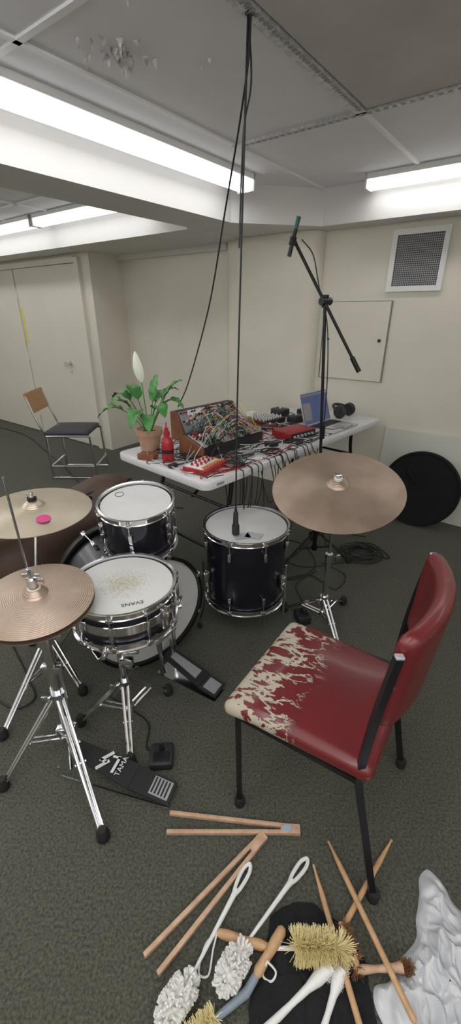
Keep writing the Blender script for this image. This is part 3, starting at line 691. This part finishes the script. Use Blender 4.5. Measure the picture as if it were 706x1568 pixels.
BM=fr((-1.02,2.20,0),V((.87,.36,0)),(0,0,1)); e=root('brown_gig_bag',(-1.02,2.20,0))
def fb(p):
    k=.62+.38*(p.x/1.0+.5); z=(p.z+.32)*k
    n=noise.noise(p*4)*.04; return V((p.x+n*.5,p.y*(1.1-.25*(z/.6))+n,max(.002,z+n*.7*(z/.4))))
G().pad((1.0,.34,.64),.14,None,.03,fb,18).done(e,'body',BROWN,M=BM,ang=80)
G().tube(cat([BM@V(p) for p in ((-.2,-.12,.49),(-.1,-.17,.56),(.1,-.17,.60),(.2,-.12,.55))],6),.010,8).tube(cat([BM@V(p) for p in ((-.49,-.02,.30),(-.25,-.10,.47),(.1,-.10,.55),(.45,-.03,.60))],6),.005,6).done(e,'handle_zip',RUB)

# ------------------------------------------------------------------ mic stand
e=root('microphone_stand',(.56,2.42,0)); tp=V((.50,2.47,1.55))
stand(e,(.56,2.42),((.34,2.30),(.78,2.36),(.60,2.66)),.20,.06,1.5,.011,top=tp,mt=BLACKM,legr=.008)
ru=V((.70,2.38,1.205)); uu=V((.335,2.53,1.815)); g=G().tube([ru,uu],.0085,10); g.tube([ru,ru+(uu-ru)*.12],.013,12)
g.cyl(tp-V((0,0,.03)),tp+V((0,0,.03)),.018).cyl(tp-V((.025,.02,0)),tp+V((.03,.02,0)),.02)
g.tube([uu,uu+V((-.02,-.01,.02))],.011,8); g.tube(cat([V((.36,2.5,1.83)),V((.42,2.48,1.76)),V((.465,2.49,1.62)),tp+V((.02,-.015,-.12)),V((.54,2.41,1.1)),V((.545,2.405,.6)),V((.60,2.38,.2)),V((.70,2.36,.01))],7),.003,6)
g.done(e,'boom',BLACKM)
G().tube([V((.545,2.435,.9)),V((.547,2.436,.82))],.013,10).done(e,'grip',BLACKM)
m0=V((.300,2.50,1.755)); m1=V((.338,2.50,1.925)); 
G().tube([m0,m0+(m1-m0)*.7],.011,12).done(e,'mic_body',BLACKM); G().tube([m0+(m1-m0)*.7,m1],[.011,.0125],12).done(e,'mic_capsule',mat('teal_dark',(.02,.10,.09),.4)); G().cyl(m0+(m1-m0)*.3,m0+(m1-m0)*.5,.017).done(e,'mic_clip',RUB)

e=root('coiled_cable',(.86,2.44,0)); g=G(); p=[]
for i in range(150):
    a=i*.35; r=.085+.025*math.sin(i*.13); p.append(V((.88+r*1.25*math.cos(a)+.03*math.sin(i*.05),2.44+r*math.sin(a),.006+.0003*i+.003*math.sin(i)**2)))
g.tube(p,.004,6)
g.tube(cat([V((.95,2.45,.006)),V((1.07,2.4,.006)),V((1.02,2.58,.006)),V((.9,2.62,.006))],8),.004,6); g.done(e,'coil',BLKC)

e=root('hanging_microphone',(.024,1.72,.6))
G().lathe([(.014,0),(.018,.003),(.018,.045),(.013,.055),(.011,.11),(.007,.118),(.005,.135)],20,Matrix.Translation((.024,1.72,.562))).done(e,'mic_body',BLKP)
g=G(); g.tube(cat([V((.024,1.72,.69)),V((.028,1.72,1.2)),V((.042,1.705,1.9)),V((.050,1.67,CZ-.01))],8),.0035,8)
g.tube(cat([V((.058,1.66,CZ-.01)),V((.045,1.70,2.12)),V((-.02,2.0,1.865)),V((-.105,2.25,1.52)),V((-.24,2.50,1.14)),V((-.33,2.66,.96))],8),.0035,8)
g.tube(cat([V((.05,1.67,CZ-.01)),V((.062,1.69,2.12)),V((.040,1.705,2.0)),V((.030,1.71,1.7))],6),.003,6)
g.ring(.012,0,.003,Matrix.Translation((.054,1.665,CZ-.012))); g.done(e,'cables',BLKC)

e=root('floor_cable',(-1.4,3.7,0)); g=G()
g.tube(cat([V((x,y,.005)) for x,y in ((-3.4,6.0),(-2.75,5.5),(-2.2,4.8),(-1.75,4.2),(-1.40,3.68),(-1.2,3.5),(-.9,3.3),(-.4,3.2))],8),.005,6)
g.done(e,'lead',BLKC)
e=root('floor_cable',(-.9,1.4,0)); g=G()
g.tube(cat([V((x,y,z)) for x,y,z in ((-1.13,1.66,.005),(-1.07,1.57,.005),(-.98,1.46,.005),(-.90,1.36,.005),(-.84,1.27,.005),(-.90,1.22,.005),(-1.02,1.28,.005),(-1.12,1.38,.005))],8),.004,6)
g.done(e,'lead',BLKC)

# ------------------------------------------------------------------ metal chair at back
e=root('metal_chair',(-1.56,4.08,0)); X0,X1,Y0,Y1=-1.78,-1.335,3.90,4.28
g=G()
for y in (Y0,Y1):
    g.tube([V((X0-.10,y,.80)),V((X0-.05,y,.62)),V((X0+.02,y,.43)),V((X0+.02,y,.012)),],.011,8)
    g.tube(cat([V((X0+.02,y,.43)),V((X1-.04,y,.43)),V((X1-.01,y,.41)),V((X1+.0,y,.20)),V((X1+.02,y,.02))],5),.011,8)
    g.tube([V((X0+.02,y,.012)),V((X1+.02,y,.012))],.011,8)
for x,z in ((X0+.02,.13),(X1+.01,.13)): g.tube([V((x,Y0,z)),V((x,Y1,z))],.009,8)
g.tube([V((X0+.02,Y0,.13)),V((X1,Y0,.13))],.008,8); g.done(e,'frame',CHROME)
G().pad((.42,.40,.045),.02,Matrix.Translation((-1.56,4.09,.455)),.01).done(e,'seat',WINE)
G().pad((.018,.40,.19),.008,fr((X0-.085,4.09,.735),(1,0,.28),(-.28,0,1))).done(e,'backrest',mat('orange_ply',(.45,.23,.10),.4,col2=(.55,.31,.16),scale=20,stretch=(4,1,10)))

# ------------------------------------------------------------------ red chair
e=root('red_vinyl_chair',(.28,.93,0)); e1=V((.826,-.563,0)).normalized(); e2=V((0,0,1)).cross(e1)
cs=V((.281,.934,.447))
def fs(p):
    k=1-.06*(p.x/.215); return V((p.x,p.y*k,p.z-.012*max(0,-(p.x+.12))/.09))
G().pad((.44,.43,.055),.026,None,.014,fs,18).done(e,'seat',REDT,M=fr(cs,e1,(0,0,1)),ang=80)
Pn=V((.36,.68,.83)); Pf=V((.597,1.067,.83)); sd=(Pf-Pn).normalized(); bk=sd.cross(V((0,0,1))).normalized()
mid=(Pn+Pf)/2; mid.z=.735; up=(V((0,0,1))+bk*.16).normalized()
def fbk(p): 
    k=1-(p.x/.235)**2
    return V((p.x,p.y+.052*k,p.z*(1+.10*k)))
Mb=Matrix(((sd.x,bk.x,up.x,mid.x),(sd.y,bk.y,up.y,mid.y),(sd.z,bk.z,up.z,mid.z),(0,0,0,1)))
G().pad((.47,.05,.27),.024,None,0,fbk,16).done(e,'backrest',REDV,M=Mb,ang=80)
g=G()
g.tube(cat([V((.402,.597,.01)),V((.366,.636,.21)),V((.332,.672,.40)),V((.330,.672,.50)),V((.338,.668,.66)),V((.356,.664,.84))],5),.0125,4)
g.tube(cat([V((.622,.981,.01)),V((.590,1.02,.21)),V((.565,1.055,.40)),V((.562,1.058,.50)),V((.575,1.062,.66)),V((.600,1.060,.85))],5),.0125,4)
g.tube([V((.031,.849,.01)),V((.022,.868,.415))],.0125,4); g.tube([V((.249,1.233,.01)),V((.236,1.235,.415))],.0125,4)
F=[V((.022,.868,.41)),V((.236,1.235,.41)),V((.563,1.055,.41)),V((.332,.672,.41))]
for i in range(4): g.tube([F[i],F[(i+1)%4]],.012,4)
g.done(e,'frame',BLACKM,ang=60)
g=G()
for f in ((.403,.596),(.623,.980),(.031,.849),(.249,1.233)): g.lathe([(.017,0),(.017,.03),(.014,.035)],14,Matrix.Translation((*f,0)))
g.done(e,'feet',RUB)
G().box((0,0,0),(.02,.016,.008),Matrix.Translation((.357,.663,.843)),.003).box((0,0,0),(.02,.016,.008),Matrix.Translation((.601,1.059,.853)),.003).done(e,'post_caps',SILV)

# ------------------------------------------------------------------ things on the floor
def bar(g,a,b,w,h,z=0):
    a=V(a);b=V(b); M=fr((a+b)/2,b-a,(0,0,1)); g.box((0,0,0),((b-a).length,w,h),M,.002)
def tongs(j,t1,t2):
    j=V((*j,.009)); e=root('wooden_tongs',j); g=G(); m=(V((*t1,.009))+V((*t2,.009)))/2; d=(j-m).normalized()
    s=d.cross(V((0,0,1))); 
    o=1 if (V((*t1,.009))-m).dot(s)>0 else -1
    for t,k in ((t1,o),(t2,-o)): bar(g,j+s*k*.007,(*t,.009),.012,.016)
    bar(g,j-d*.05,j+d*.012,.028,.018); g.done(e,'arms',BEECH,ang=30)
    return e,j,d
e,j,d=tongs((.210,.764),(-.200,.814),(-.203,.758)); G().box((0,0,.0096),(.025,.016,.001),fr(j-d*.03,d,(0,0,1))).done(e,'label',mat('blue_label',(.3,.42,.6),.5))
tongs((.099,.742),(-.222,.475),(-.182,.442))
def fluffy(g,a,b,r,n,fl=.016,fr_=.0042):
    a=V(a);b=V(b); ax=(b-a)
    g.tube([a,(a*.8+b*.2),(a*.2+b*.8),b],[r*.5,r*.8,r*.8,r*.5],12)
    for i in range(n):
        t=random.random(); c=a+ax*t; u=V((random.gauss(0,1),random.gauss(0,1),random.gauss(0,1))); u-=ax.normalized()*u.dot(ax.normalized())*.7; u.normalize()
        if t<.12: u=(u-ax.normalized()*.9).normalized()
        if t>.88: u=(u+ax.normalized()*.9).normalized()
        rr=r*(.75 if .15<t<.85 else .55); p=c+u*rr; q=p+u*fl
        if q.z<.003: q.z=.003+random.random()*.004
        if p.z<.003: p.z=.004
        g.tube([p,(p+q)/2+V((random.uniform(-.003,.003),)*3),q],[fr_,fr_*1.1,fr_*.7],5)
def fluffbrush(top,mid,end):
    e=root('bottle_brush',(*mid,0)); t=V((*top,.012)); m=V((*mid,.022)); n=V((*end,.036)); d=(t-m).normalized(); s=d.cross(V((0,0,1)))
    G().tube([m+ (n-m)*.1,m,m+d*.06,t-d*.10,t-d*.075],[.0035,.0035,.0048,.007,.0085],12).done(e,'shaft',WHT)
    g=G(); lp=[t-d*.085+s*.003,t-d*.06+s*.0085,t-d*.02+s*.010,t+d*.0,t-d*.02-s*.010,t-d*.06-s*.0085,t-d*.085-s*.003]; g.tube(cat(lp,5),.0055,8)
    g.done(e,'handle_loop',WHT)
    g=G(); fluffy(g,m,n,.026,360); g.done(e,'chenille_head',FLUFF)
fluffbrush((.058,.672),(-.101,.427),(-.150,.368)); fluffbrush((.232,.685),(.030,.484),(-.015,.420))
def bristle(g,a,b,r,n,z=None,th=.0007):
    a=V(a);b=V(b);ax=(b-a).normalized()
    for i in range(n):
        t=random.random(); c=a+(b-a)*t; u=V((random.gauss(0,1),random.gauss(0,1),random.gauss(0,1))); u-=ax*u.dot(ax)*.75
        if t>.85: u+=ax*.8
        u.normalize(); q=c+u*r*random.uniform(.85,1.05)
        if q.z<.003: q=c+(q-c)*((c.z-.003)/max(1e-4,c.z-q.z))
        g.tube([c,q],th,3)
e=root('bristle_brush',(.1,.49,0))
g=G(); a=V((-.035,.517,.018)); b2=V((.105,.487,.018)); D=b2-a
g.tube([a,a+D*.05,a+D*.2,a+D*.5,a+D*.8,a+D*.95,b2],[.006,.010,.012,.009,.012,.008,.005],14); g.done(e,'wood_handle',STICK)
G().tube([b2,V((.17,.482,.03))],.005,8).done(e,'shaft',WHT)
G().tube([V((.15,.485,.03)),V((.29,.478,.045))],.003,6).done(e,'wire_core',SILV)
g=G(); bristle(g,(.165,.484,.042),(.285,.478,.045),.042,1500); g.done(e,'bristles',YEL,smooth=False)
G().tube(cat([a+V((0,0,.0)),a+V((-.03,-.02,-.01)),a+V((-.045,-.07,-.014)),a+V((-.02,-.075,-.014)),a+V((-.01,-.03,-.008)),a],6),.0026,6).done(e,'rope_loop',FLUFF)
e=root('bristle_brush',(.07,.45,0)); a=V((.140,.522,.03)); b2=V((.062,.435,.02)); D=b2-a
G().tube([a,a+D*.06,a+D*.3,a+D*.6,a+D*.9,b2],[.008,.013,.014,.011,.013,.008],14).done(e,'wood_handle',STICK)
G().tube([b2,b2+D*.3,V((-.04,.363,.02))],[.010,.011,.007],12).done(e,'shaft',BLUEG)
g=G(); bristle(g,(-.035,.366,.03),(-.10,.33,.03),.03,500); g.done(e,'bristles',YEL,smooth=False)
G().tube(cat([a+D*.75+V((.01,.0,.015)),a+D*.8+V((.035,-.01,.0)),a+D*.95+V((.035,-.01,-.01)),a+D*.95+V((.015,.0,-.01)),a+D*.75+V((.01,.0,.015))],6),.0026,6).done(e,'rope_loop',FLUFF)
for (x0,y0),(x1,y1) in (((.250,.452),(.070,.345)),((.275,.445),(.195,.325))):
    e=root('dish_brush',(x0,y0,0)); a=V((x0,y0,.025)); b2=V((x1,y1,.016)); D=b2-a
    G().tube([a,a+D*.2,a+D*.35,a+D*.6,b2],[.016,.015,.009,.007,.010],12).done(e,'handle',WHT); g=G(); bristle(g,a-D*.05-V((0,0,.004)),a+D*.15-V((0,0,.004)),.022,260); g.done(e,'bristles',FLUFF,smooth=False)
def dstick(a,b,z0=.009,z1=.009):
    a=V((*a,z0));b=V((*b,z1)); e=root('drumstick',a); D=(b-a)
    G().tube([a,a+D*.004,a+D*.012,a+D*.022,a+D*.03,a+D*.2,a+D*.985,b],[.0012,.0035,.0042,.0036,.003,.0075,.0075,.005],14).done(e,'stick',STICK)
dstick((.305,.733),(.415,.350),.010,.06); dstick((.2476,.672),(.305,.280),.010,.04)
dstick((.506,.738),(.230,.455),.008,.020)
e=root('scrubbing_brush',(.31,.47,0)); a=V((.295,.525,.03)); b2=V((.315,.445,.03)); g=G(); D=b2-a
g.tube([a-D*.1,a+D*.2,a+D*.8,b2+D*.1],[.006,.012,.012,.006],12).done(e,'wood_block',STICK)
g=G(); bristle(g,a,b2,.026,420,th=.0009); g.done(e,'bristles',BRNB,smooth=False)
e=root('pastry_brush',(.37,.44,0)); a=V((.315,.443,.032)); b2=V((.425,.445,.04)); D=b2-a
G().tube([a,a+D*.1,a+D*.4,a+D*.8,b2],[.006,.010,.007,.009,.012],14).done(e,'wood_handle',BEECH)
g=G(); bristle(g,b2,b2+D*.15,.018,300,th=.0009); g.done(e,'bristles',BRNB,smooth=False)
def crumple(nm,part,poly,c,h,m,amp,fq,seed,rings=26,base=.003,fine=.35,ang=70,n=120):
    e=root(nm,(c[0],c[1],0)); v=[];f=[]
    P=[V((*p,0)) for p in poly]; per=[]; L=[(P[(i+1)%len(P)]-P[i]).length for i in range(len(P))]; tot=sum(L)
    for k in range(n):
        d=tot*k/n; i=0
        while d>L[i]: d-=L[i]; i+=1
        per.append(P[i].lerp(P[(i+1)%len(P)],d/L[i]))
    per=[(per[i-2]+per[i-1]+per[i]+per[(i+1)%n]+per[(i+2)%n])/5 for i in range(n)]
    C=V((c[0],c[1],0))
    for j in range(rings+1):
        t=max(.01,j/rings)
        for k in range(n):
            p=C.lerp(per[k],t); q=V((p.x*fq,p.y*fq*.7,seed))
            r1=1-abs(noise.noise(q))*2; r2=1-abs(noise.noise(q*2.3+V((3,1,2))))*2; r3=1-abs(noise.noise(q*4.5+V((1,7,2))))*2
            z=h*(1-t**2.5)*(.55+.45*r1)+amp*(r2*.6+r3*fine)*(1-t**6)
            v.append((p.x+.01*noise.noise(q*2),p.y+.01*noise.noise(q*2+V((9,9,9))),max(base,z+base)))
    for j in range(rings):
        for k in range(n): l=(k+1)%n; f.append((j*n+k,j*n+l,(j+1)*n+l,(j+1)*n+k))
    G().add(v,f).done(e,part,m,ang=ang); return e
crumple('black_cloth_bag','cloth',[(.11,.565),(.20,.59),(.29,.55),(.345,.46),(.345,.25),(.02,.25),(.05,.40),(.09,.47)],(.19,.41),.012,CLOTH,.010,14,2.0)
crumple('plastic_bag','film',[(.555,.65),(.575,.665),(.61,.655),(.625,.58),(.66,.53),(.70,.44),(.72,.24),(.37,.24),(.345,.42),(.40,.44),(.49,.51),(.53,.59)],(.53,.42),.030,PLBAG,.030,12,5.0,60,fine=.28,ang=28,n=160)

# ------------------------------------------------------------------ world + camera
w=bpy.data.worlds.new('world'); sc.world=w; w.use_nodes=True
w.node_tree.nodes['Background'].inputs[0].default_value=(.8,.85,.9,1); w.node_tree.nodes['Background'].inputs[1].default_value=.15
cd=bpy.data.cameras.new('camera'); cam=bpy.data.objects.new('camera',cd); COL.objects.link(cam)
cd.sensor_fit='VERTICAL'; cd.sensor_height=36; cd.lens=36*640/1568; cd.clip_start=.02
cam.location=(0,0,1.5); cam.rotation_euler=(math.radians(90-25.6),0,0); sc.camera=cam
